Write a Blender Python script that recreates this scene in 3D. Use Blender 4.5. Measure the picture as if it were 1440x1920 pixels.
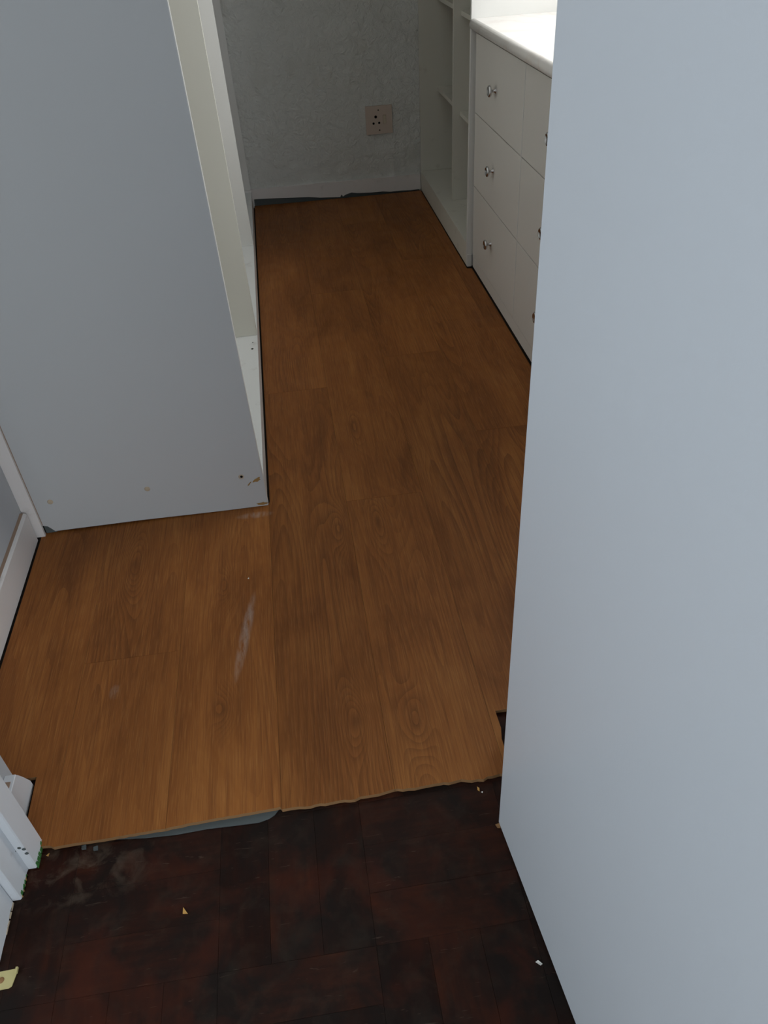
import bpy, bmesh, math, random
from mathutils import Vector, Matrix
random.seed(7)
for o in list(bpy.data.objects): bpy.data.objects.remove(o)
scene = bpy.context.scene
C = scene.collection

# ------------------------------------------------------------------ camera
FPX, CAM = 1463.03, Vector((0.0, 0.0, 1.2))
YAW, PITCH, ROLL = math.radians(5.508), math.radians(38.917), math.radians(-4.043)
_f = Vector((math.sin(YAW)*math.cos(PITCH), math.cos(YAW)*math.cos(PITCH), -math.sin(PITCH)))
_r = Vector((math.cos(YAW), -math.sin(YAW), 0)); _u = _r.cross(_f)
RT = _r*math.cos(ROLL) + _u*math.sin(ROLL); UP = -_r*math.sin(ROLL) + _u*math.cos(ROLL); FW = _f
cd = bpy.data.cameras.new('camera'); cam = bpy.data.objects.new('camera', cd); C.objects.link(cam)
cd.sensor_fit = 'VERTICAL'; cd.sensor_height = 36.0; cd.lens = FPX/1920*36.0; cd.clip_start = 0.02
M3 = Matrix((RT, UP, -FW)).transposed()
cam.matrix_world = Matrix.Translation(CAM) @ M3.to_4x4()
scene.camera = cam
def ray(x, y): return FW*FPX + RT*(x-720) - UP*(y-960)
def gz(x, y, z=0.0): d = ray(x, y); return CAM + d*((z-CAM.z)/d.z)
def gy(x, y, Y): d = ray(x, y); return CAM + d*((Y-CAM.y)/d.y)
def gx(x, y, X): d = ray(x, y); return CAM + d*((X-CAM.x)/d.x)

# ------------------------------------------------------------------ light
w = bpy.data.worlds.new('sky'); scene.world = w; w.use_nodes = True
w.node_tree.nodes['Background'].inputs[0].default_value = (0.62, 0.76, 1.0, 1)
w.node_tree.nodes['Background'].inputs[1].default_value = 1.0
def area(name, loc, rot, sx, sy, power, col):
    l = bpy.data.lights.new(name, 'AREA'); l.shape = 'RECTANGLE'; l.size = sx; l.size_y = sy
    l.energy = power; l.color = col
    o = bpy.data.objects.new(name, l); C.objects.link(o); o.location = loc; o.rotation_euler = rot
    return o
# daylight at the dressing-room window (right wall) and at the added, unseen bedroom window (behind the camera)
WIN1 = (1.75, 2.85, 1.02, 1.95)     # y0,y1,z0,z1
WIN2 = (-0.10, 2.00, 0.40, 1.85)     # x0,x1,z0,z1; unseen window, shifted right and widened to brighten the left lining
WIN3 = (-1.75, 0.15, 0.90, 2.15)     # y0,y1,z0,z1
XR = 1.26; YB = 3.97; XL = -0.715; YN = 0.555; YD = 0.852; ZC = 2.5; YR = -2.9; BXL = -2.3; BXR = 2.3
area('daylight_dressing', (XR+0.24, (WIN1[0]+WIN1[1])/2, (WIN1[2]+WIN1[3])/2), (0, math.radians(90), 0), WIN1[3]-WIN1[2], WIN1[1]-WIN1[0], 36, (1.0, 0.99, 0.97))
area('fill_bedroom_back', ((WIN2[0]+WIN2[1])/2, YR-0.24, (WIN2[2]+WIN2[3])/2), (math.radians(90), 0, 0), WIN2[1]-WIN2[0], WIN2[3]-WIN2[2], 62, (0.93, 0.975, 1.0))
area('daylight_bedroom_side', (BXL-0.24, (WIN3[0]+WIN3[1])/2, (WIN3[2]+WIN3[3])/2), (0, math.radians(-90), 0), WIN3[3]-WIN3[2], WIN3[1]-WIN3[0], 45, (0.91, 0.97, 1.0))
vs = scene.view_settings; vs.view_transform = 'Standard'; vs.look = 'None'; vs.gamma = 1; vs.use_curve_mapping = False
vs.exposure = 0.0

# ------------------------------------------------------------------ materials
def lin(c): return tuple((v/12.92 if v <= .04045 else ((v+.055)/1.055)**2.4) for v in c)
def S(r, g, b): return lin((r/255, g/255, b/255)) + (1,)
class NT:
    def __init__(s, name):
        s.m = bpy.data.materials.new(name); s.m.use_nodes = True; s.t = s.m.node_tree; s.b = s.t.nodes['Principled BSDF']
    def n(s, typ, **kw):
        k = s.t.nodes.new(typ)
        for a, v in kw.items(): setattr(k, a, v)
        return k
    def l(s, a, b): s.t.links.new(a, b)
    def val(s, sock, v):
        if hasattr(v, 'is_linked') or isinstance(v, bpy.types.NodeSocket): s.l(v, sock)
        else: sock.default_value = v
    def math(s, op, a, b=0.0, c=None, clamp=False):
        k = s.n('ShaderNodeMath', operation=op, use_clamp=clamp); s.val(k.inputs[0], a); s.val(k.inputs[1], b)
        if c is not None: s.val(k.inputs[2], c)
        return k.outputs[0]
    def pos(s): return s.n('ShaderNodeNewGeometry').outputs['Position']
    def mapping(s, v, scale, loc=None):
        k = s.n('ShaderNodeVectorMath', operation='MULTIPLY'); s.l(v, k.inputs[0]); k.inputs[1].default_value = scale
        if loc is None: return k.outputs[0]
        a = s.n('ShaderNodeVectorMath', operation='ADD'); s.l(k.outputs[0], a.inputs[0]); s.val(a.inputs[1], loc); return a.outputs[0]
    def noise(s, v, scale=1.0, detail=3, rough=.55, dist=0.0):
        k = s.n('ShaderNodeTexNoise'); s.l(v, k.inputs['Vector']); k.inputs['Scale'].default_value = scale
        k.inputs['Detail'].default_value = detail; k.inputs['Roughness'].default_value = rough; k.inputs['Distortion'].default_value = dist
        return k.outputs[0]
    def ramp(s, f, stops):
        k = s.n('ShaderNodeValToRGB'); s.l(f, k.inputs[0]); e = k.color_ramp.elements
        while len(e) < len(stops): e.new(.5)
        for el, (p, c) in zip(e, stops): el.position = p; el.color = c if len(c) == 4 else tuple(c)+(1,)
        return k.outputs[0]
    def mix(s, f, a, b, mode='MIX'):
        k = s.n('ShaderNodeMix', data_type='RGBA', blend_type=mode); s.val(k.inputs[0], f); s.val(k.inputs[6], a); s.val(k.inputs[7], b); return k.outputs[2]
    def bump(s, h, strength, dist):
        k = s.n('ShaderNodeBump'); k.inputs['Strength'].default_value = strength; k.inputs['Distance'].default_value = dist
        s.l(h, k.inputs['Height']); s.l(k.outputs[0], s.b.inputs['Normal'])
    def out(s, col=None, rough=None, spec=None):
        if col is not None: s.val(s.b.inputs['Base Color'], col)
        if rough is not None: s.val(s.b.inputs['Roughness'], rough)
        if spec is not None: s.b.inputs['Specular IOR Level'].default_value = spec
        return s.m
G = (0, 0, 0, 1)

def paint(name, col, rough=.45, spec=.3, var=.04, bump=.0, dirt=None, dscale=9, dlo=.62, dhi=.8):
    m = NT(name); p = m.pos(); n = m.noise(p, 3.5, 4)
    c = m.mix(m.math('MULTIPLY', n, var*2), col, (col[0]*.75, col[1]*.75, col[2]*.75, 1))
    if dirt:
        d = m.noise(p, dscale, 5, .6); f = m.ramp(d, [(dlo, G), (dhi, (1, 1, 1, 1))])
        c = m.mix(m.math('MULTIPLY', f, dirt[3]), c, dirt[:3]+(1,))
    if bump: m.bump(m.noise(p, 260, 3), bump, .0008)
    return m.out(c, rough, spec)

def stucco(name, col, big, strength, dist):
    m = NT(name); p = m.pos()
    h = m.math('ADD', m.noise(p, big, 6, .62, .6), m.math('MULTIPLY', m.noise(p, big*.28, 3, .5), .9))
    m.bump(h, strength, dist)
    st = m.ramp(m.noise(m.mapping(p, (1, 1, .8)), 5.5, 4), [(.56, G), (.78, (1, 1, 1, 1))])
    c = m.mix(m.math('MULTIPLY', st, .18), col, S(176, 168, 132))
    return m.out(c, .8, .2)

def wood_laminate():
    m = NT('laminate_oak_print'); p = m.pos()
    oi = m.n('ShaderNodeObjectInfo'); sp = m.n('ShaderNodeSeparateColor'); m.l(oi.outputs['Color'], sp.inputs[0])
    off = m.n('ShaderNodeCombineXYZ'); m.l(m.math('MULTIPLY', sp.outputs[1], 37.0), off.inputs[0]); m.l(m.math('MULTIPLY', sp.outputs[2], 53.0), off.inputs[1])
    o = off.outputs[0]
    # contour lines of a stretched field give cathedral grain and knots, in places
    q = m.mapping(p, (8.5, .85, 1), o)
    warp = m.noise(m.mapping(p, (55, 3.0, 1), o), 1.0, 2, .5)
    field = m.math('ADD', m.noise(q, 1.0, 0.5, .4, .15), m.math('MULTIPLY', warp, .012))
    # printed knots: the growth rings bend round them
    xyz = m.n('ShaderNodeSeparateXYZ'); m.l(p, xyz.inputs[0]); kn = None; heart = None
    for kx, ky, lx, ly in ((640, 990, .022, .085), (708, 975, .026, .12), (672, 1350, .030, .075), (778, 1352, .026, .085), (770, 838, .026, .07), (425, 1100, .018, .06), (420, 1330, .024, .06), (660, 800, .03, .13), (620, 470, .03, .14), (250, 1060, .03, .10)):
        g0 = gz(kx, ky)
        e = m.math('ADD', m.math('POWER', m.math('ABSOLUTE', m.math('DIVIDE', m.math('SUBTRACT', xyz.outputs[0], g0.x), lx)), 2.0), m.math('POWER', m.math('ABSOLUTE', m.math('DIVIDE', m.math('SUBTRACT', xyz.outputs[1], g0.y), ly)), 2.0))
        k1 = m.math('EXPONENT', m.math('MULTIPLY', e, -1.0)); h1 = m.math('EXPONENT', m.math('MULTIPLY', e, -26.0))
        kn = k1 if kn is None else m.math('ADD', kn, k1); heart = h1 if heart is None else m.math('ADD', heart, h1)
    field = m.math('ADD', field, m.math('MULTIPLY', kn, .20))
    rings = m.math('FRACT', m.math('MULTIPLY', field, 30.0))
    rings = m.math('POWER', rings, 1.6)
    where = m.ramp(m.noise(m.mapping(p, (5, .9, 1), o), 1.0, 2, .5), [(.40, G), (.64, (1, 1, 1, 1))])
    where = m.math('MAXIMUM', where, m.math('MULTIPLY', kn, 1.1, clamp=True))
    fine = m.noise(m.mapping(p, (520, 14, 1), o), 1.0, 3, .65)
    fine2 = m.noise(m.mapping(p, (230, 5, 1), o), 1.0, 3, .6)
    streak = m.noise(m.mapping(p, (38, .9, 1), o), 1.0, 4, .62, .3)
    blot = m.noise(m.mapping(p, (7, 2.4, 1), o), 1.0, 4, .6, .8)
    base = m.ramp(blot, [(.28, S(118, 70, 30)), (.5, S(146, 90, 42)), (.74, S(163, 106, 53))])
    c = m.mix(m.math('MULTIPLY', m.ramp(streak, [(.36, G), (.66, (1, 1, 1, 1))]), .42), base, S(118, 68, 29))
    c = m.mix(m.math('MULTIPLY', m.math('MULTIPLY', rings, where), .60), c, S(92, 52, 24))
    c = m.mix(m.math('MULTIPLY', m.ramp(fine2, [(.46, G), (.70, (1, 1, 1, 1))]), .42), c, S(92, 52, 25))
    c = m.mix(m.math('MULTIPLY', m.ramp(fine, [(.50, G), (.76, (1, 1, 1, 1))]), .35), c, S(188, 132, 76))
    c = m.mix(m.math('MULTIPLY', heart, .28, clamp=True), c, S(70, 38, 18))
    tint = m.math('MULTIPLY_ADD', sp.outputs[0], .30, .88)
    tv = m.n('ShaderNodeVectorMath', operation='SCALE'); m.l(c, tv.inputs[0]); m.l(tint, tv.inputs[3])
    c = tv.outputs[0]
    # whitish scuffs where something was dragged
    sx = m.n('ShaderNodeSeparateXYZ'); m.l(p, sx.inputs[0])
    def scuff(px, amp, lx, ly, slope):
        g0 = gz(*px); dx = m.math('SUBTRACT', sx.outputs[0], g0.x); dy = m.math('SUBTRACT', sx.outputs[1], g0.y)
        dx = m.math('SUBTRACT', dx, m.math('MULTIPLY', dy, slope))
        r = m.math('ADD', m.math('POWER', m.math('ABSOLUTE', m.math('DIVIDE', dx, lx)), 2.0), m.math('POWER', m.math('ABSOLUTE', m.math('DIVIDE', dy, ly)), 2.0))
        e = m.math('SUBTRACT', 1.0, r, clamp=True)
        n = m.ramp(m.noise(m.mapping(p, (90, 22, 1)), 1.0, 4, .65), [(.34, G), (.62, (1, 1, 1, 1))])
        return m.math('MULTIPLY', m.math('MULTIPLY', e, n), amp)
    f = m.math('MAXIMUM', scuff((460, 1190), .42, .013, .13, .16), scuff((478, 966), .35, .05, .014, 0))
    f = m.math('MAXIMUM', f, scuff((215, 1298), .25, .012, .02, 0))
    c = m.mix(f, c, S(196, 188, 178))
    m.bump(m.math('ADD', fine, m.math('MULTIPLY', rings, .4)), .06, .0004)
    rough = m.math('MULTIPLY_ADD', m.noise(p, 14, 4), .16, .42)
    return m.out(c, rough, .2)

def wood_parquet():
    m = NT('parquet_dark_stained'); p = m.pos()
    oi = m.n('ShaderNodeObjectInfo'); sp = m.n('ShaderNodeSeparateColor'); m.l(oi.outputs['Color'], sp.inputs[0])
    at = m.n('ShaderNodeVectorRotate', rotation_type='Z_AXIS'); m.l(p, at.inputs['Vector'])
    m.l(m.math('MULTIPLY', sp.outputs[2], math.pi/2), at.inputs['Angle'])
    off = m.n('ShaderNodeCombineXYZ'); m.l(m.math('MULTIPLY', sp.outputs[1], 41.0), off.inputs[0])
    q = at.outputs[0]
    grain = m.noise(m.mapping(q, (90, 8, 1), off.outputs[0]), 1.0, 4, .6)
    blot = m.noise(p, 7.5, 5, .62, .5)
    c = m.ramp(grain, [(.25, S(40, 20, 13)), (.55, S(53, 25, 14)), (.85, S(72, 34, 17))])
    tv = m.n('ShaderNodeVectorMath', operation='SCALE'); m.l(c, tv.inputs[0]); m.l(m.math('MULTIPLY_ADD', sp.outputs[0], .95, .45), tv.inputs[3]); c = tv.outputs[0]
    c = m.mix(m.math('MULTIPLY', m.ramp(blot, [(.38, G), (.60, (1, 1, 1, 1))]), .9), c, S(25, 20, 17))
    # grey floor dust rubbed into the old varnish
    sx = m.n('ShaderNodeSeparateXYZ'); m.l(p, sx.inputs[0])
    g0 = gz(140, 1630, -.01)
    d = m.math('ADD', m.math('POWER', m.math('DIVIDE', m.math('SUBTRACT', sx.outputs[0], g0.x), .15), 2.0), m.math('POWER', m.math('DIVIDE', m.math('SUBTRACT', sx.outputs[1], g0.y), .07), 2.0))
    near = m.math('SUBTRACT', 1.0, d, clamp=True)
    dust = m.ramp(m.noise(p, 26, 5, .62, .5), [(.48, G), (.72, (1, 1, 1, 1))])
    fac = m.math('MULTIPLY', dust, m.math('MULTIPLY_ADD', near, .72, .10))
    c = m.mix(fac, c, S(98, 84, 70))
    red = m.ramp(m.noise(m.mapping(p, (1, 1, 1), (3.3, 1.7, 0)), 8.5, 4, .6, .4), [(.52, G), (.72, (1, 1, 1, 1))])
    c = m.mix(m.math('MULTIPLY', red, .5), c, S(78, 33, 17))
    scr = m.ramp(m.noise(m.mapping(p, (30, 240, 1)), 1.0, 2, .5, 1.2), [(.70, G), (.74, (1, 1, 1, 1))])
    c = m.mix(m.math('MULTIPLY', scr, .12), c, S(150, 130, 110))
    m.bump(grain, .06, .0005)
    return m.out(c, m.math('MULTIPLY_ADD', blot, .35, .42), .14)

def marble():
    m = NT('counter_laminate_marble'); p = m.pos()
    n = m.noise(p, 3.2, 5, .55, 1.4); v = m.math('ABSOLUTE', m.math('SUBTRACT', n, .5))
    c = m.ramp(v, [(.0, S(226, 219, 212)), (.03, S(230, 226, 220)), (.12, S(234, 231, 226))])
    return m.out(c, .3, .4)

def metal(name, col, rough):
    m = NT(name); m.b.inputs['Metallic'].default_value = 1.0; return m.out(col, rough)

def glass():
    m = NT('window_glass'); m.t.nodes.remove(m.b)
    t = m.n('ShaderNodeBsdfTransparent'); g = m.n('ShaderNodeBsdfGlossy'); g.inputs['Roughness'].default_value = .02
    x = m.n('ShaderNodeMixShader'); x.inputs[0].default_value = .06
    m.l(t.outputs[0], x.inputs[1]); m.l(g.outputs[0], x.inputs[2]); m.l(x.outputs[0], m.t.nodes['Material Output'].inputs[0]); return m.m

WALLC = S(190, 194, 190)
MT = dict(
    board=paint('melamine_white', S(226, 226, 222), .38, .35, .03),
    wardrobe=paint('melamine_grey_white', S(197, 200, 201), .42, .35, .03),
    shelf=paint('melamine_shelf_white', S(222, 220, 208), .42, .3, .04, dirt=lin((.52, .47, .40))+(.35,), dscale=16),
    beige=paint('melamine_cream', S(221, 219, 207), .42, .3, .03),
    bottom=paint('melamine_scuffed', S(228, 230, 228), .4, .3, .03, dirt=lin((.60, .54, .50))+(.5,), dscale=14, dlo=.58),
    drawer=paint('drawer_white', S(222, 219, 212), .4, .35, .03),
    door=paint('door_enamel', S(214, 219, 224), .38, .4, .05, bump=.15),
    trim=paint('trim_enamel', S(226, 230, 234), .4, .35, .06, bump=.2, dirt=lin((.52, .48, .44))+(.45,), dscale=22, dlo=.66),
    skirt=paint('skirting_paint', S(234, 230, 227), .45, .3, .06, bump=.25, dirt=lin((.55, .48, .42))+(.35,), dscale=18),
    grime=paint('grime_brown', S(168, 142, 122), .75, .2, .2),
    wallback=stucco('wall_stucco', S(230, 232, 227), 30, .65, .03),
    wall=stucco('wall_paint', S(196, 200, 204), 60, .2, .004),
    ceil=paint('ceiling_white', S(226, 226, 224), .8, .2, .02),
    lam=wood_laminate(), par=wood_parquet(), marble=marble(),
    core=paint('fibreboard_core', S(150, 114, 78), .85, .1, .2),
    chip=paint('particleboard_chip', S(168, 134, 84), .9, .1, .4),
    foam=paint('underlay_foam', S(92, 98, 98), .9, .1, .1),
    dark=paint('dark_void', S(18, 16, 15), .9, .1, .05),
    slab=paint('concrete_screed', S(70, 64, 60), .9, .1, .2),
    cap=paint('screw_cap_beige', S(196, 180, 156), .5, .3, .1),
    socket=paint('socket_plastic', S(214, 198, 184), .4, .35, .05),
    rocker=paint('rocker_plastic', S(206, 194, 170), .35, .4, .05),
    green=paint('green_paint', S(66, 120, 62), .6, .3, .3),
    yellow=paint('wood_splinter', S(206, 160, 92), .8, .1, .2),
    flake=paint('paint_flake', S(226, 224, 216), .7, .2, .1),
    brass=paint('brass_lacquered', S(196, 184, 128), .45, .5, .08),
    chrome=metal('chrome', (.62, .62, .63, 1), .12), steel=metal('screw_steel', (.45, .42, .38, 1), .35), glass=glass())

# ------------------------------------------------------------------ mesh helpers
ORG = {}; SHEAR = {'wardrobe': (-.3, 1, -.0085), 'shelf_unit': (.8, -1, .007)}
def org(o): return ORG.get(o.name, Vector()) if o else Vector()
def link(name, bm, mat, parent=None, smooth=False):
    me = bpy.data.meshes.new(name); bmesh.ops.recalc_face_normals(bm, faces=bm.faces)
    if parent and parent.name in SHEAR:           # the old carcasses lean a few millimetres out of plumb at the front
        t, sg, k = SHEAR[parent.name]
        for v in bm.verts:
            if v.co.z > .05 and (v.co.x-t)*sg > 0: v.co.x += k*v.co.z
    vs_ = [v.co for v in bm.verts]
    lo = Vector((min(v.x for v in vs_), min(v.y for v in vs_), min(v.z for v in vs_))); hi = Vector((max(v.x for v in vs_), max(v.y for v in vs_), max(v.z for v in vs_)))
    c = Vector(((lo.x+hi.x)/2, (lo.y+hi.y)/2, lo.z))
    for v in bm.verts: v.co -= c
    bm.to_mesh(me); bm.free()
    for mm in (mat if isinstance(mat, (list, tuple)) else [mat]): me.materials.append(MT[mm])
    if smooth:
        for p in me.polygons: p.use_smooth = True
    o = bpy.data.objects.new(name, me); C.objects.link(o); o.location = c - org(parent)
    if parent: o.parent = parent
    ORG[o.name] = c
    return o
def add_box(bm, x0, x1, y0, y1, z0, z1):
    v = [bm.verts.new((x, y, z)) for z in (z0, z1) for y in (y0, y1) for x in (x0, x1)]
    for f in ((0, 1, 3, 2), (4, 6, 7, 5), (0, 4, 5, 1), (1, 5, 7, 3), (3, 7, 6, 2), (2, 6, 4, 0)): bm.faces.new([v[i] for i in f])
def bev(bm, w, seg=2):
    if w: bmesh.ops.bevel(bm, geom=list(bm.edges), offset=w, segments=seg, affect='EDGES', profile=.7)
def box(name, x0, x1, y0, y1, z0, z1, mat, parent=None, b=0.0):
    bm = bmesh.new(); add_box(bm, x0, x1, y0, y1, z0, z1); bev(bm, b); return link(name, bm, mat, parent)
def boxes(name, lst, mat, parent=None):
    bm = bmesh.new()
    for t in lst: add_box(bm, *t)
    return link(name, bm, mat, parent)
def add_prism(bm, pts, axis, d0, d1):
    # pts are 2-D in the two axes other than `axis`, in xyz order
    def V(a, b, d): return {'x': (d, a, b), 'y': (a, d, b), 'z': (a, b, d)}[axis]
    A = [bm.verts.new(V(a, b, d0)) for a, b in pts]; B = [bm.verts.new(V(a, b, d1)) for a, b in pts]; n = len(pts)
    bm.faces.new(A[::-1]); bm.faces.new(B)
    for i in range(n): bm.faces.new((A[i], A[(i+1) % n], B[(i+1) % n], B[i]))
def prism(name, pts, axis, d0, d1, mat, parent=None, b=0.0):
    bm = bmesh.new(); add_prism(bm, pts, axis, d0, d1); bev(bm, b, 1); return link(name, bm, mat, parent)
def lathe(name, prof, base, axis, mat, parent=None, seg=20):
    # prof: (radius, distance along axis)
    bm = bmesh.new(); axis = Vector(axis).normalized(); a = axis.orthogonal().normalized(); b2 = axis.cross(a); rings = []
    for r, d in prof:
        c = Vector(base) + axis*d
        rings.append([bm.verts.new(c)] if r < 1e-6 else [bm.verts.new(c + (a*math.cos(t)+b2*math.sin(t))*r) for t in [2*math.pi*i/seg for i in range(seg)]])
    for p, q in zip(rings, rings[1:]):
        for i in range(seg):
            j = (i+1) % seg
            if len(p) == 1 and len(q) == 1: continue
            if len(p) == 1: bm.faces.new((p[0], q[j], q[i]))
            elif len(q) == 1: bm.faces.new((p[i], p[j], q[0]))
            else: bm.faces.new((p[i], p[j], q[j], q[i]))
    return link(name, bm, mat, parent, True)
def thing(name, loc, label, cat, group=None):
    o = bpy.data.objects.new(name, None); C.objects.link(o); o.location = loc; o.empty_display_size = .1
    ORG[o.name] = Vector(loc); return tag(o, label, cat, group)
def tag(o, label, cat, group=None, kind=None):
    o['label'] = label; o['category'] = cat
    if group: o['group'] = group
    if kind: o['kind'] = kind
    return o
def struct(o, label, cat): return tag(o, label, cat, kind='structure')

# ------------------------------------------------------------------ floor
ZP = -0.010                                      # top of the old parquet; new laminate top is z = 0
floor = box('floor', BXL-.2, BXR+.2, YR-.2, YB+.2, -.20, -.024, 'slab')
struct(floor, 'floor with new oak laminate planks meeting old dark parquet at the doorway', 'floor')
box('screed', XL, XR, .958, YB, -.0235, -.0112, 'slab', floor)
# parquet: basket weave squares of three fingers
BX, BY, SQ = -0.0085, 0.4945, 0.231
fing = {}
def finger_mesh(vert):
    if vert in fing: return fing[vert]
    wv = SQ/3; gp = .00012; bm = bmesh.new()
    hx, hy = (wv/2-gp, SQ/2-gp) if vert else (SQ/2-gp, wv/2-gp)
    add_box(bm, -hx, hx, -hy, hy, -.0135, 0)
    bmesh.ops.bevel(bm, geom=[e for e in bm.edges if all(v.co.z > -.001 for v in e.verts)], offset=.00025, segments=1, affect='EDGES')
    bmesh.ops.recalc_face_normals(bm, faces=bm.faces)
    me = bpy.data.meshes.new('parquet_finger'); bm.to_mesh(me); bm.free(); me.materials.append(MT['par']); fing[vert] = me; return me
rest = bmesh.new(); rp = random.Random(3)
TINT = {}
for i in range(-10, 10):
    for j in range(-15, 2):
        x0 = BX + i*SQ; y0 = BY + j*SQ; vert = (i + j) % 2 == 1
        near = -4 <= i <= 2 and -3 <= j <= 1
        for k in range(3):
            cx, cy = (x0 + (k+.5)*SQ/3, y0 + SQ/2) if vert else (x0 + SQ/2, y0 + (k+.5)*SQ/3)
            if cx < BXL+.1 or cx > BXR-.1 or cy < YR+.1: continue
            if near:
                o = bpy.data.objects.new('parquet_block', finger_mesh(vert)); C.objects.link(o); o.parent = floor
                dz = rp.uniform(-.00025, .00015)
                o.location = Vector((cx, cy, ZP+dz)) - org(floor)
                tv = rp.random()
                o.color = (tv**1.4*.8, rp.random(), 0.0 if vert else 1.0, 1)
            else: add_box(rest, cx-(SQ/6 if vert else SQ/2)+.0004, cx+(SQ/6 if vert else SQ/2)-.0004, cy-(SQ/2 if vert else SQ/6)+.0004, cy+(SQ/2 if vert else SQ/6)-.0004, -.0235, ZP)
ro = link('parquet_blocks_beyond', rest, 'par', floor); ro['kind'] = 'stuff'; ro.color = (.35, .3, 0, 1)

def wx(y): return -.1385 - (y-1.57)*.0045      # wardrobe front line, a hair out of parallel with the floor boards
GW = .0042                                     # open gap the fitter left beside the wardrobe plinth
# foam underlay under the laminate
def P2(pts, z=0.0): return [tuple(gz(x, y, z).xy) for x, y in pts]
und_px = [(186, 1575), (272, 1571), (330, 1565), (389, 1554), (440, 1548), (486, 1542), (505, 1535), (515, 1528), (522, 1519)]
und = P2(und_px, -.0085)
prism('underlay', [(-.6945, 1.57), (-.6945, .88), (-.566, .88), (-.566, .755), (-.545, .755), (-.52, .742)] + und + [(-.14, .745), (.255, .745), (.255, .875), (XR-.01, .875), (XR-.01, 1.738), (.690, 1.738), (.690, 2.91), (.672, 2.92), (.672, YB-.004), (wx(3.95)+GW+.002, YB-.004), (wx(1.58)+GW+.002, 1.58), (wx(1.58)+GW+.002, 1.57)], 'z', -.0096, -.0083, 'foam', floor)

# laminate planks
PW, PL = .193, 1.29
edge_px = [(60, 1588), (74, 1587), (93, 1585), (100, 1588), (128, 1583), (150, 1580), (183, 1575), (240, 1565), (311, 1553), (389, 1537), (467, 1524), (525, 1513), (529, 1518), (545, 1516), (560, 1513), (582, 1511), (600, 1507), (636, 1501), (655, 1500), (686, 1492), (700, 1490), (720, 1485), (736, 1480), (765, 1478), (790, 1475), (805, 1470), (832, 1467), (850, 1465), (865, 1460), (885, 1463), (907, 1461), (915, 1457), (923, 1454), (938, 1452), (960, 1449), (1010, 1441)]
EDGE = P2(edge_px); EDGE.sort()
rj = random.Random(12)
# small saw-tooth roughness between the traced points
E2 = []
for (xa, ya), (xb, yb) in zip(EDGE, EDGE[1:]):
    n = max(1, int((xb-xa)/.008))
    for i in range(n):
        t = i/n; x = xa+(xb-xa)*t; amp = .0016 if x > -.13 else .0005
        E2.append((x, ya+(yb-ya)*t + rj.uniform(-amp, amp)))
E2.append(EDGE[-1]); EDGE = E2
def edge_y(x):
    if x <= EDGE[0][0]: return EDGE[0][1]
    for (xa, ya), (xb, yb) in zip(EDGE, EDGE[1:]):
        if xa <= x <= xb: return ya + (yb-ya)*(x-xa)/(xb-xa+1e-9)
    return EDGE[-1][1]
far_px = [(470, 387), (479, 386), (560, 379), (679, 368), (720, 364), (768, 359.5), (792, 356)]
FAR = P2(far_px)
def far_y(x):
    if x <= FAR[0][0]: return FAR[0][1]
    for (xa, ya), (xb, yb) in zip(FAR, FAR[1:]):
        if xa <= x <= xb: return ya + (yb-ya)*(x-xa)/(xb-xa+1e-9)
    return FAR[-1][1]
XS = -0.137
cols = {-3: 1.75, -2: 1.12, -1: 2.0, 0: 2.12, 1: 1.54, 2: 2.27, 3: 1.78, 4: 1.1, 5: 1.9, 6: 1.4, 7: 2.0}
gap = .00022
tints = {(-1, 0): .98, (-2, 0): .88, (-2, 1): .85, (-3, 0): .92, (0, 0): .25, (1, 0): .42, (2, 0): .22}
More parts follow.
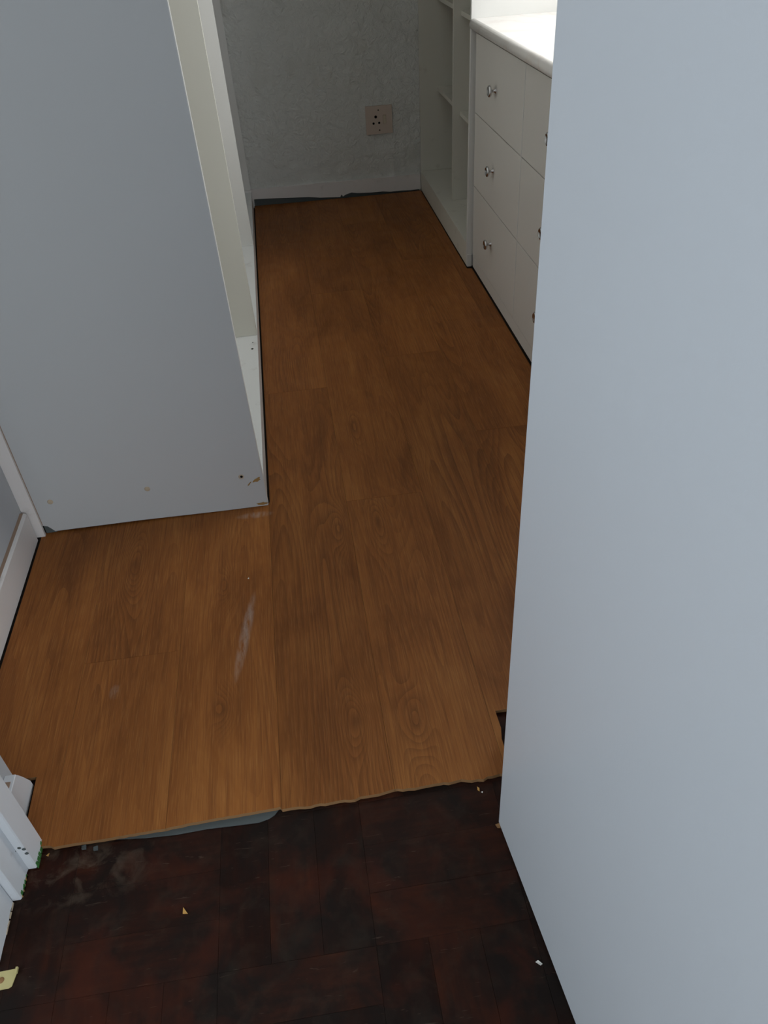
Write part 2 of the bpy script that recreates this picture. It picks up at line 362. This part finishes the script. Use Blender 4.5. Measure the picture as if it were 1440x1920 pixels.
for k, j0 in cols.items():
    x0 = XS + k*PW; x1 = x0 + PW; x0 = max(x0, -.6935); x1 = min(x1, XR-.012)
    if x1 - x0 < .02: continue
    joints = [j0 + n*PL for n in range(-3, 4)]
    right = x0 > .26                              # behind the door-wall stub the planks start at the stub's skirting
    lo = .875 if right else .6
    hi = 1.573 if k < 0 else (1.74 if k >= 5 else YB)      # nothing is laid under the wardrobe or the drawers
    cuts = [lo] + [j for j in joints if lo+.45 < j < hi-.1] + [hi]
    for n, (ya, yb) in enumerate(zip(cuts, cuts[1:])):
        a, b_ = x0+gap, x1-gap
        if n == 0 and not right:
            seq = [(a, edge_y(a))] + [(x, y) for x, y in EDGE if a < x < b_] + [(b_, edge_y(b_))]
            if k == -3:                            # cut round the left door frame
                c = [(a, .868), (-.567, .868), (-.566, .792), (-.5655, .758), (-.556, .757), (-.5545, .7655), (-.552, .748), (-.5455, .748), (-.5445, .757), (-.541, .741)]
                seq = c + [(x, y) for x, y in [(-.538, edge_y(-.538))] + [(x, y) for x, y in EDGE if -.538 < x < b_] + [(b_, edge_y(b_))]]
            if k == -2: pass
            if k == 2:                             # notch round the right door frame
                seq = [(a, edge_y(a)), (.2585, edge_y(.2585)), (.259, .80), (.2635, .822), (.2625, .860), (b_, .860)]
        else: seq = [(a, ya+gap), (b_, ya+gap)]
        last = n == len(cuts)-2 and 0 <= k <= 4
        ye = (lambda x: far_y(x)) if last else (lambda x: yb-gap)
        top = [(b_, ye(b_)), (a, ye(a))]
        if k == 0:                                 # left edge follows the wardrobe plinth
            def ex(y): return wx(y)+GW
            if n == 0: top = [(b_, ye(b_)), (ex(yb), ye(a)), (ex(1.58), 1.578), (a, 1.576)]
            else: seq = [(ex(ya), ya+gap), (b_, ya+gap)]; top = [(b_, ye(b_)), (ex(yb), ye(a))]
        if k == 4:                                 # right edge follows the drawers and the shelf unit
            rx = lambda y: .694 if y < 2.915 else .6752
            q = [(x1-gap, ya+gap)] if ya < 1.7 else [(rx(ya), ya+gap)]
            q += [p for p in ((x1-gap, 1.74), (.694, 1.74), (.6935, 2.3), (.6945, 2.45), (.694, 2.913), (.6752, 2.917)) if ya+.01 < p[1] < yb-.01]
            q += [(rx(yb) if yb > 1.74 else x1-gap, yb-gap if not last else far_y(.675))]
            seq = [(a, ya+gap)] + q; top = [(a, ye(a))]
        bm = bmesh.new(); pts = seq + top; add_prism(bm, pts, 'z', -.0081, 0)
        bm.faces.ensure_lookup_table()
        if n == 0:
            for f in bm.faces:
                f.normal_update()
                if abs(f.normal.z) < .5: f.material_index = 1
        pl = link('plank', bm, ['lam', 'core'], floor)
        pl.color = (tints.get((k, n), rj.uniform(.3, .7)), rj.random(), rj.random(), 1)

# ------------------------------------------------------------------ walls
def wall_with_hole(name, axis, d0, d1, a0, a1, z0, z1, hole, mat):
    h0, h1, k0, k1 = hole; L = [(a0, h0, z0, z1), (h1, a1, z0, z1), (h0, h1, z0, k0), (h0, h1, k1, z1)]
    bm = bmesh.new()
    for p0, p1, q0, q1 in L:
        if q1-q0 < 1e-4 or p1-p0 < 1e-4: continue
        if axis == 'x': add_box(bm, d0, d1, p0, p1, q0, q1)
        else: add_box(bm, p0, p1, d0, d1, q0, q1)
    return link(name, bm, mat)
T = .2; ZF = -.0245
struct(box('wall_back', XL-T, XR+T, YB, YB+T, ZF, ZC, 'wallback'), 'rough grey-white plastered back wall with the socket', 'wall')
struct(box('wall_left', XL-T, XL, YD, YB, ZF, ZC, 'wall'), 'pale grey wall on the left with a skirting board', 'wall')
struct(wall_with_hole('wall_right', 'x', XR, XR+T, YD, YB, ZF, ZC, WIN1, 'wall'), 'white dressing-room wall behind the counter, with the window', 'wall')
DL, DR, DH = -.592, .309, 2.06
bm = bmesh.new()
add_box(bm, BXL, DL, YN, YD, ZF, ZC); add_box(bm, DR, BXR, YN, YD, ZF, ZC); add_box(bm, DL, DR, YN, YD, DH, ZC)
struct(link('wall_front', bm, 'wall'), 'white wall around the doorway', 'wall')
struct(box('ceiling', BXL-T, BXR+T, YR-T, YB+T, ZC, ZC+.1, 'ceil'), 'plain white ceiling above both rooms', 'ceiling')
struct(wall_with_hole('wall_bedroom_left', 'x', BXL-T, BXL, YR, YD, ZF, ZC, WIN3, 'wall'), 'white bedroom wall left of the camera, with a window', 'wall')
struct(box('wall_bedroom_right', BXR, BXR+T, YR, YN, ZF, ZC, 'wall'), 'white bedroom wall right of the camera', 'wall')
struct(wall_with_hole('wall_bedroom_back', 'y', YR-T, YR, BXL-T, BXR+T, ZF, ZC, WIN2, 'wall'), 'white bedroom wall behind the camera with the added wide window', 'wall')

def window(name, axis, d, a0, a1, z0, z1, label):
    f = .05; t0, t1 = d
    def bx(n, p0, p1, q0, q1, s0, s1, m, par):
        return box(n, s0, s1, p0, p1, q0, q1, m, par) if axis == 'x' else box(n, p0, p1, s0, s1, q0, q1, m, par)
    c = ((t0+t1)/2, (a0+a1)/2, z0) if axis == 'x' else ((a0+a1)/2, (t0+t1)/2, z0)
    o = bpy.data.objects.new(name, None); C.objects.link(o); o.location = c; ORG[o.name] = Vector(c); struct(o, label, 'window')
    mid = (a0+a1)/2
    for p0, p1, q0, q1 in ((a0, a0+f, z0, z1), (a1-f, a1, z0, z1), (a0+f, a1-f, z0, z0+f), (a0+f, a1-f, z1-f, z1)): bx('window_frame', p0, p1, q0, q1, t0, t1, 'trim', o)
    bx('mullion', mid-.02, mid+.02, z0+f, z1-f, t0, t1, 'trim', o)
    tm = (t0+t1)/2
    for p0, p1 in ((a0+f, mid-.02), (mid+.02, a1-f)): bx('pane', p0, p1, z0+f, z1-f, tm-.002, tm+.002, 'glass', o)
window('window_1', 'x', (XR+.10, XR+.15), *WIN1, 'white framed window over the counter, hidden behind the door')
window('window_3', 'x', (BXL-.15, BXL-.10), *WIN3, 'white framed window in the bedroom wall left of the camera')
window('window_2_added', 'y', (YR-.15, YR-.10), *WIN2, 'added unseen wide bedroom window behind the camera, sized to brighten the doorway')

# ------------------------------------------------------------------ skirtings
YS = YB - .014
bb_px = [(471, 384), (474, 383), (476, 374), (479, 373.5), (520, 371.5), (579, 369.5), (600, 370.5), (638, 369.5), (640.5, 364.5), (643, 368.5), (648, 365), (659, 361), (670, 362), (695, 361), (718, 359), (732, 359.5), (750, 357.5), (770, 356.5), (790, 355.5)]
low = [(gy(x, y, YS).x, max(gy(x, y, YS).z, -.007)) for x, y in bb_px]
low = [(-.150, low[0][1])] + [p for p in low if -.149 < p[0] < .676] + [(.677, .004)]
sk = prism('baseboard_back', low + [(.677, .073), (-.150, .078)], 'y', YS, YB, 'skirt')
struct(sk, 'low white skirting along the back wall with a ragged broken bottom edge', 'skirting')
box('underlay_upturn', wx(3.95)+.006, .671, YB-.006, YB-.0005, -.0112, .035, 'foam', sk)
# left wall skirting, its top edge stained brown
bm = bmesh.new()
add_prism(bm, [(XL, -.004), (-.7005, -.002), (-.7005, .079), (-.703, .082), (-.7075, .0835), (XL, .0845)], 'y', .866, 1.548)
sl = link('baseboard_left', bm, ['skirt', 'grime'])
for p in sl.data.polygons:
    if p.normal.z > .9 and p.center.x < -.0006: p.material_index = 1
struct(sl, 'white skirting on the left wall with a stained brown top edge', 'skirting')

# ------------------------------------------------------------------ door frame
fr = bpy.data.objects.new('trim_1', None); C.objects.link(fr); fr.location = (-.14, .70, ZP); ORG[fr.name] = Vector(fr.location)
struct(fr, 'white painted timber door frame with chipped bottom ends', 'door frame')
ZB = ZP + .0005
def jag(x0, x1, z, n, amp, seed):
    r = random.Random(seed); return [(x0+(x1-x0)*i/n, z + (r.uniform(-amp*.2, amp) if 0 < i < n else 0)) for i in range(n+1)]
for s, nm in ((1, 'left'), (-1, 'right')):
    X = (lambda v: v) if s == 1 else (lambda v: -.2815 - v)          # mirrored about the middle of the opening
    def fb(n, xa, xb, *a, **k): xa, xb = sorted((X(xa), X(xb))); return box(n, xa, xb, *a, **k)
    # near lining, rebated jamb, stop; bottoms nibbled along y
    bm = bmesh.new(); pts = jag(.556, .650, ZB+.001, 9, .006, 4) + [(.650, 2.05), (.556, 2.05)]
    xa, xb = sorted((X(-.592), X(-.561))); add_prism(bm, pts, 'x', xa, xb); bev(bm, .0012, 1); link('lining', bm, 'trim', fr)
    bm = bmesh.new(); pts = jag(.651, .745, ZB+.001, 9, .007, 9) + [(.745, 2.05), (.651, 2.05)]
    xa, xb = sorted((X(-.592), X(-.5485))); add_prism(bm, pts, 'x', xa, xb); bev(bm, .0015, 1); jb = link('jamb', bm, 'trim', fr)
    bm = bmesh.new(); pts = jag(.699, .7455, ZB+.002, 7, .006, 2) + [(.7455, 2.03), (.699, 2.03)]
    xa, xb = sorted((X(-.5487), X(-.5335))); add_prism(bm, pts, 'x', xa, xb); bev(bm, .0018, 1); st = link('door_stop', bm, 'trim', fr)
    # skirting return on the reveal behind the stop, moulded far end
    prof = [(.7456, ZP), (.858, ZP), (.857, .008), (.849, .026), (.846, .034), (.838, .052), (.834, .058), (.832, .066), (.7456, .066)]
    xa, xb = sorted((X(-.5915), X(-.5725))); sr = prism('skirting_return', prof, 'x', xa, xb, 'trim', fr, .001)
    xa, xb = sorted((X(-.5905), X(-.5775))); gr = box('stained_top', xa, xb, .748, .818, .0655, .0668, 'grime', fr)
    if s == 1:
        rg = random.Random(11)
        def edgebits(n, mat, xx, y0, y1, zh, par, cnt):
            for i in range(cnt):
                a = y0 + (y1-y0)*i/cnt; b_ = a + (y1-y0)/cnt*rg.uniform(.7, 1.05)
                prism(n, [(a, ZB+.001), (b_, ZB+.001), (b_-.001, ZB+zh*rg.uniform(.5, 1)), (a+.001, ZB+zh*rg.uniform(.4, 1))], 'x', xx-.0005, xx+.0011, mat, par)
        edgebits('green_paint_edge', 'green', -.5335, .700, .742, .016, st, 5)
        edgebits('green_paint_edge', 'green', -.5485, .656, .692, .012, jb, 4)
        edgebits('bare_wood_edge', 'chip', -.5485, .655, .69, .006, jb, 4)
        edgebits('bare_wood_edge', 'cap', -.561, .60, .648, .005, jb, 4)
        for px in ((36, 1590), (44, 1603), (50, 1608), (39, 1619), (26, 1597)):
            g = gx(*px, -.5335) if px[0] > 40 else gy(*px, .699)
            y = .700
            lathe('paint_chip', [(0, .0009), (.0028, .0008), (.0034, 0)], (min(g.x, -.535), .6992, max(g.z, ZB+.012)), (0, -1, 0), 'foam', st, 7)
boxes('head', [(DL, DR, .651, .745, 2.0305, 2.059)], 'trim', fr)

# ------------------------------------------------------------------ wardrobe on the left (open front to the aisle)
PY, PT = 1.565, .016
wd = thing('wardrobe', (-.42, 2.7, 0), 'grey-white open wardrobe with a tall bare side panel, left of the aisle', 'wardrobe')
WZ = 2.2; BZ = .072
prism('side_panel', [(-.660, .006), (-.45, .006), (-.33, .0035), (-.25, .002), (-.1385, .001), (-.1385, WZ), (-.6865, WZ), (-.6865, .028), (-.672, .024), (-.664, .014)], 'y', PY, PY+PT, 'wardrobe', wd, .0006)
box('edge_band', -.1384, -.1378, PY+.0008, PY+PT-.0008, .003, WZ, 'board', wd)
def part(name, y, x_front, mat='board', z0=BZ): return box(name, XL+.004, x_front, y, y+PT, z0, WZ, mat, wd, .0006)
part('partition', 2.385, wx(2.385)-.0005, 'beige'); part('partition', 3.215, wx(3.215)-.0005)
ep = part('end_panel', YB-.026, wx(3.94)-.0012, z0=.082)
box('end_panel_foot', XL+.004, wx(3.94)-.0005, YB-.030, YB-.0145, .002, .0815, 'skirt', wd)
def skew(name, x_off0, z0, z1, y0, y1, xb, mat):
    bm = bmesh.new(); add_prism(bm, [(wx(y0)+x_off0, y0), (wx(y1)+x_off0, y1), (xb, y1), (xb, y0)], 'z', z0, z1); bev(bm, .0006, 1); return link(name, bm, mat, wd)
bt = skew('bottom_board', -.0002, BZ-.016, BZ-.0004, PY+PT+.0003, YB-.031, XL+.02, 'bottom')
skew('plinth', -.0008, .005, BZ-.0163, PY+PT+.0003, YB-.031, wx(2.5)-.017, 'board')
box('back_panel', XL+.001, XL+.0036, PY+PT, YB-.001, .02, WZ, 'board', wd)
skew('top_board', -.001, WZ+.0004, WZ+.0164, PY, YB-.001, XL+.004, 'board')
for ya, yb in ((PY+PT+.0005, 2.3845), (2.4015, 3.2145), (3.2315, YB-.027)):
    box('upper_shelf', XL+.004, -.175, ya, yb, 1.78, 1.796, 'board', wd)
# vertical cover strip closing the joint to the wall
box('cover_strip', -.7145, -.6835, PY-.0085, PY-.0005, .0, WZ, 'skirt', wd, .001)
box('joint_stain', -.6834, -.6822, PY-.0012, PY-.0002, .03, WZ, 'grime', wd)
box('corner_filler', -.683, -.658, PY+.004, PY+PT-.001, .0005, .026, 'foam', wd)
for x, z in ((-.644, .095), (-.415, .097)):
    lathe('screw_cap', [(0, .0012), (.0055, .0011), (.0068, .0004), (.0068, -.0005)], (x, PY, z), (0, -1, 0), 'cap', wd)
cam_ = lathe('connector_hole', [(.0035, .0004), (.0062, .0010), (.0068, -.0004)], (-.189, PY, .098), (0, -1, 0), 'cap', wd)
lathe('screw_head', [(0, .0007), (.0034, .0006), (.0036, -.0005)], (-.189, PY, .098), (0, -1, 0), 'dark', cam_)
def blob(name, cx, cz, rx, rz, y, mat, par, seed, rot=0.0):
    r = random.Random(seed); pts = []
    for i in range(14):
        t = 2*math.pi*i/14; k = r.uniform(.6, 1.1); a, b_ = rx*k*math.cos(t), rz*k*math.sin(t)
        pts.append((cx + a*math.cos(rot)-b_*math.sin(rot), cz + a*math.sin(rot)+b_*math.cos(rot)))
    return prism(name, pts, 'y', y-.0007, y+.0006, mat, par)
blob('chipped_patch', -.1535, .083, .013, .0055, PY, 'chip', wd, 1, .5)
blob('chipped_patch', -.173, .074, .009, .0016, PY, 'chip', wd, 5, .8)
blob('chipped_patch', -.152, .009, .015, .0048, PY, 'chip', wd, 8, -.05)
# black marks on the bottom board
for px in ((473, 654), (474, 642)):
    g = gz(*px, BZ); lathe('peg_hole', [(0, .0006), (.004 if px[1] == 654 else .002, .0005), (.004 if px[1] == 654 else .002, -.0003)], (g.x, g.y, BZ-.0003), (0, 0, 1), 'dark', bt, 10)

# ------------------------------------------------------------------ tall open shelf unit on the right
su = thing('shelf_unit', (.95, 3.45, 0), 'tall white open shelf unit in the far right corner', 'shelf unit')
UX, UY0, UY1 = .678, 2.934, YB-.0145
box('side_panel', UX, XR-.002, UY0, UY0+.016, .003, WZ, 'board', su, .0007)
box('side_panel', UX+.001, XR-.002, UY1-.012, UY1, .091, WZ, 'shelf', su, .0007)
box('plinth', UX+.0006, UX+.0166, UY0+.0164, UY1, .002, .0735, 'shelf', su, .0007)
box('bottom_board', UX, XR-.004, UY0+.0164, UY1, .0738, .0905, 'shelf', su, .0007)
dv = gz(848, 376, .0905)
DVX, DVY = dv.x, dv.y
box('divider', DVX, XR-.004, DVY, DVY+.016, .0909, WZ, 'shelf', su, .0007)
box('back_panel', XR-.0036, XR-.0006, UY0+.0165, UY1-.0125, .0909, WZ, 'shelf', su)
box('top_board', UX, XR-.002, UY0, UY1, WZ+.0004, WZ+.0164, 'shelf', su)
sA = gy(819, 163, UY1-.012)
for z in (sA.z, sA.z+.352, sA.z+.70, sA.z+1.05):
    box('shelf', sA.x, XR-.004, DVY+.0163, UY1-.0123, z-.016, z, 'shelf', su, .0006)
zr = gy(861, 209, DVY).z
for z in (zr, zr+.352, zr+.70, zr+1.05):
    box('shelf', gy(861, 209, DVY).x, XR-.004, UY0+.0163, DVY-.0003, z-.016, z, 'shelf', su, .0006)
box('foot_block', UX+.0008, UX+.0185, UY0-.006, UY0-.0003, .002, .05, 'board', su, .0006)

# ------------------------------------------------------------------ drawer cabinet and counter
FX = .697; DC0, DC1, DM = 1.752, 2.916, 2.334
dc = thing('drawer_cabinet', (.97, (DC0+DC1)/2, 0), 'white six-drawer cabinet with chrome knobs under the counter', 'cabinet')
box('body', FX+.0175, XR-.002, DC0, DC1+.012, .05, .797, 'drawer', dc)
box('plinth', FX+.0015, FX+.0170, DC0, DC1+.001, .006, .0495, 'drawer', dc, .0008)
ZR = [.0515, .3115, .5560, .7955]
KN = [.190, .434, .672]
kp = [(.0075, 0), (.0075, .002), (.0045, .004), (.004, .011), (.0058, .0135), (.0145, .016), (.0172, .0195), (.0162, .023), (.0128, .0254), (.0118, .0246), (.0, .0222)]
knob0 = None
for cyl, (ya, yb) in enumerate(((DM+.0022, DC1), (DC0, DM-.0022))):
    for i in range(3):
        dr = box('drawer', FX, FX+.0172, ya, yb, ZR[i]+.0012, ZR[i+1]-.0016, 'drawer', dc, .0009)
        base = (FX, (ya+yb)/2+(.019 if cyl == 0 else 0.0), KN[i])
        if knob0 is None:
            knob0 = lathe('knob', kp, base, (-1, 0, 0), 'chrome', dr, 24); KL = Vector(base) - ORG[knob0.name]
        else:
            k = knob0.copy(); C.objects.link(k); k.parent = dr; k.location = (Vector(base) - KL) - org(dr)
box('centre_strip', FX-.0008, FX+.0172, DM-.0021, DM+.0021, .0525, .794, 'board', dc)
ct = bmesh.new()
cz0, cz1, cxf = .8005, .8335, .677
prof = [(XR-.002, cz0), (cxf+.012, cz0)]
for i in range(9):
    t = -math.pi/2 - math.pi*i/8; prof.append((cxf+.0165 + .0165*math.cos(t), (cz0+cz1)/2 - .0165*math.sin(-t)))
prof += [(XR-.002, cz1)]
add_prism(ct, prof, 'y', DC0-.02, UY0-.0004)
co = link('countertop', ct, 'marble')
for p in co.data.polygons: p.use_smooth = abs(p.normal.y) < .5 and len(p.vertices) == 4 and p.area < .03
tag(co, 'pale marbled countertop with a rounded front edge over the drawers', 'countertop')

# ------------------------------------------------------------------ door leaf
d0 = gz(935, 1541, -.006); d1 = gz(1080, 1921, -.006)
dd = Vector((d1.x-d0.x, d1.y-d0.y, 0)).normalized(); dn = Vector((-dd.y, dd.x, 0))      # dn points to the right, away from the lens
if dn.x < 0: dn = -dn
door = bpy.data.objects.new('door_1', None); C.objects.link(door); door.location = (d0.x, d0.y, ZP); ORG[door.name] = Vector(door.location)
struct(door, 'white flush door standing open at the right, close to the camera', 'door')
def obox(name, a0, a1, n0, n1, z0, z1, mat, par, b=0.0):
    bm = bmesh.new(); add_box(bm, a0, a1, n0, n1, z0, z1); bev(bm, b)
    for v in bm.verts: v.co = Vector((d0.x, d0.y, 0)) + dd*v.co.x + dn*v.co.y + Vector((0, 0, v.co.z))
    return link(name, bm, mat, par)
obox('leaf', 0, .805, 0, .040, -.006, 2.02, 'door', door, .0012)
for z in (.25, 1.75): obox('hinge', -.0035, -.0004, .006, .036, z, z+.1, 'steel', door)

# ------------------------------------------------------------------ socket
sp0 = gy(684, 200.5, YB-.008); sp1 = gy(737, 248, YB-.008)
sx0, sx1 = gy(686, 228, YB-.008).x, gy(735.5, 222, YB-.008).x; sz1, sz0 = gy(709, 198, YB-.008).z, gy(713, 251, YB-.008).z
so = thing('wall_socket', ((sx0+sx1)/2, YB, sz0), 'beige three-pin wall socket with a rocker switch on the back wall', 'socket')
box('plate', sx0, sx1, YB-.009, YB-.0002, sz0, sz1, 'socket', so, .0015)
YF = YB-.009
for (px, r) in (((704.4, 219.3), .0052), ((700.5, 231.7), .0042), ((711, 230.4), .0042)):
    g = gy(*px, YF); h = lathe('pin_hole', [(0, .0005), (r*.8, .0005), (r, .0007), (r*1.25, .0002)], (g.x, YF, g.z), (0, -1, 0), 'dark', so, 14)
for px in ((709, 206.5), (712, 244)):
    g = gy(*px, YF); lathe('plate_screw', [(0, .0012), (.0026, .0009), (.003, 0)], (g.x, YF, g.z), (0, -1, 0), 'dark', so, 12)
ga, gb = gy(718, 216, YF), gy(724, 231, YF)
box('switch_frame', ga.x-.001, gb.x+.001, YF-.0008, YF-.0001, gb.z-.001, ga.z+.001, 'grime', so)
prism('rocker', [(YF-.001, gb.z), (YF-.001, ga.z), (YF-.0025, ga.z), (YF-.0055, gb.z)], 'x', ga.x, gb.x, 'rocker', so, .0004)

# ------------------------------------------------------------------ brass plate and crumbs on the parquet
zb = ZP+.0006
bp = P2([(34, 1815), (32, 1822), (22, 1849), (16, 1853), (0, 1856)], zb+.0015) + [(-.62, .528), (-.62, .556-.004)] + P2([(0, 1822)], zb+.0015)
bt_ = thing('brass_plate', (-.575, .535, zb), 'pale brass metal plate lying on the parquet by the left frame', 'plate')
prism('plate', bp, 'z', zb, zb+.0015, 'brass', bt_, .0003)
g = gz(2, 1838, zb+.0015); lathe('screw', [(0, .0016), (.0035, .0012), (.0046, 0)], (g.x, g.y, zb+.0015), (0, 0, 1), 'core', bt_, 12)
g = gz(33, 1817, zb+.002); box('bent_tip', g.x-.0018, g.x+.0012, g.y-.006, g.y+.002, zb+.0012, zb+.006, 'brass', bt_, .0003)
def crumb(name, px, pts, mat, label, z=ZP+.0004, h=.0016, group=None):
    g = gz(*px, z); bm = bmesh.new(); add_prism(bm, [(g.x+a, g.y+b_) for a, b_ in pts], 'z', z, z+h)
    top = [v for v in bm.verts if v.co.z > z+h*.5]
    for i, v in enumerate(top): v.co.z += (.0006 if i % 2 else -.0004)
    return tag(link(name, bm, mat), label, 'crumb', group)
crumb('wood_chip', (347, 1707), [(-.003, .005), (.0045, -.006), (-.003, -.005)], 'yellow', 'small yellow wood chip on the dark parquet below the grey underlay strip')
crumb('paint_flake', (1010, 1806), [(-.004, .002), (0, .0035), (.005, -.002), (.002, -.0035)], 'flake', 'small white paint flake on the dark parquet near the door bottom')
crumb('wood_chip', (897, 1480), [(-.0012, .005), (.0018, .001), (.001, -.004), (-.0018, -.001)], 'yellow', 'thin pale wood sliver just below the laminate edge near the door')
crumb('paint_flake', (904, 1486), [(-.0015, .001), (.0015, .001), (.0005, -.0012)], 'flake', 'tiny pale flake beside the wood sliver near the door')
crumb('wood_chip', (934, 1549), [(-.004, .003), (.003, .004), (.003, -.004), (-.002, -.003)], 'core', 'orange-brown chip at the bottom corner of the open door')
for k, px in enumerate(((158, 1590), (180, 1592), (90, 1604))):
    crumb('plaster_crumb', px, [(-.004, .003), (.003, .004), (.004, -.003), (-.003, -.003)] if k < 2 else [(-.003, 0), (.002, .003), (.001, -.002)], 'foam' if k < 2 else 'yellow',
          ['square grey plaster crumb by the laminate edge at left', 'rounded grey plaster crumb right of the square one', 'pale crumb on the parquet close to the left door frame'][k], h=.003 if k < 2 else .0012)
crumb('paint_flake', (466, 1085), [(-.002, 0), (.001, .003), (.0015, -.002)], 'flake', 'tiny white flake on the laminate above the scuff mark', z=.0002, h=.001)
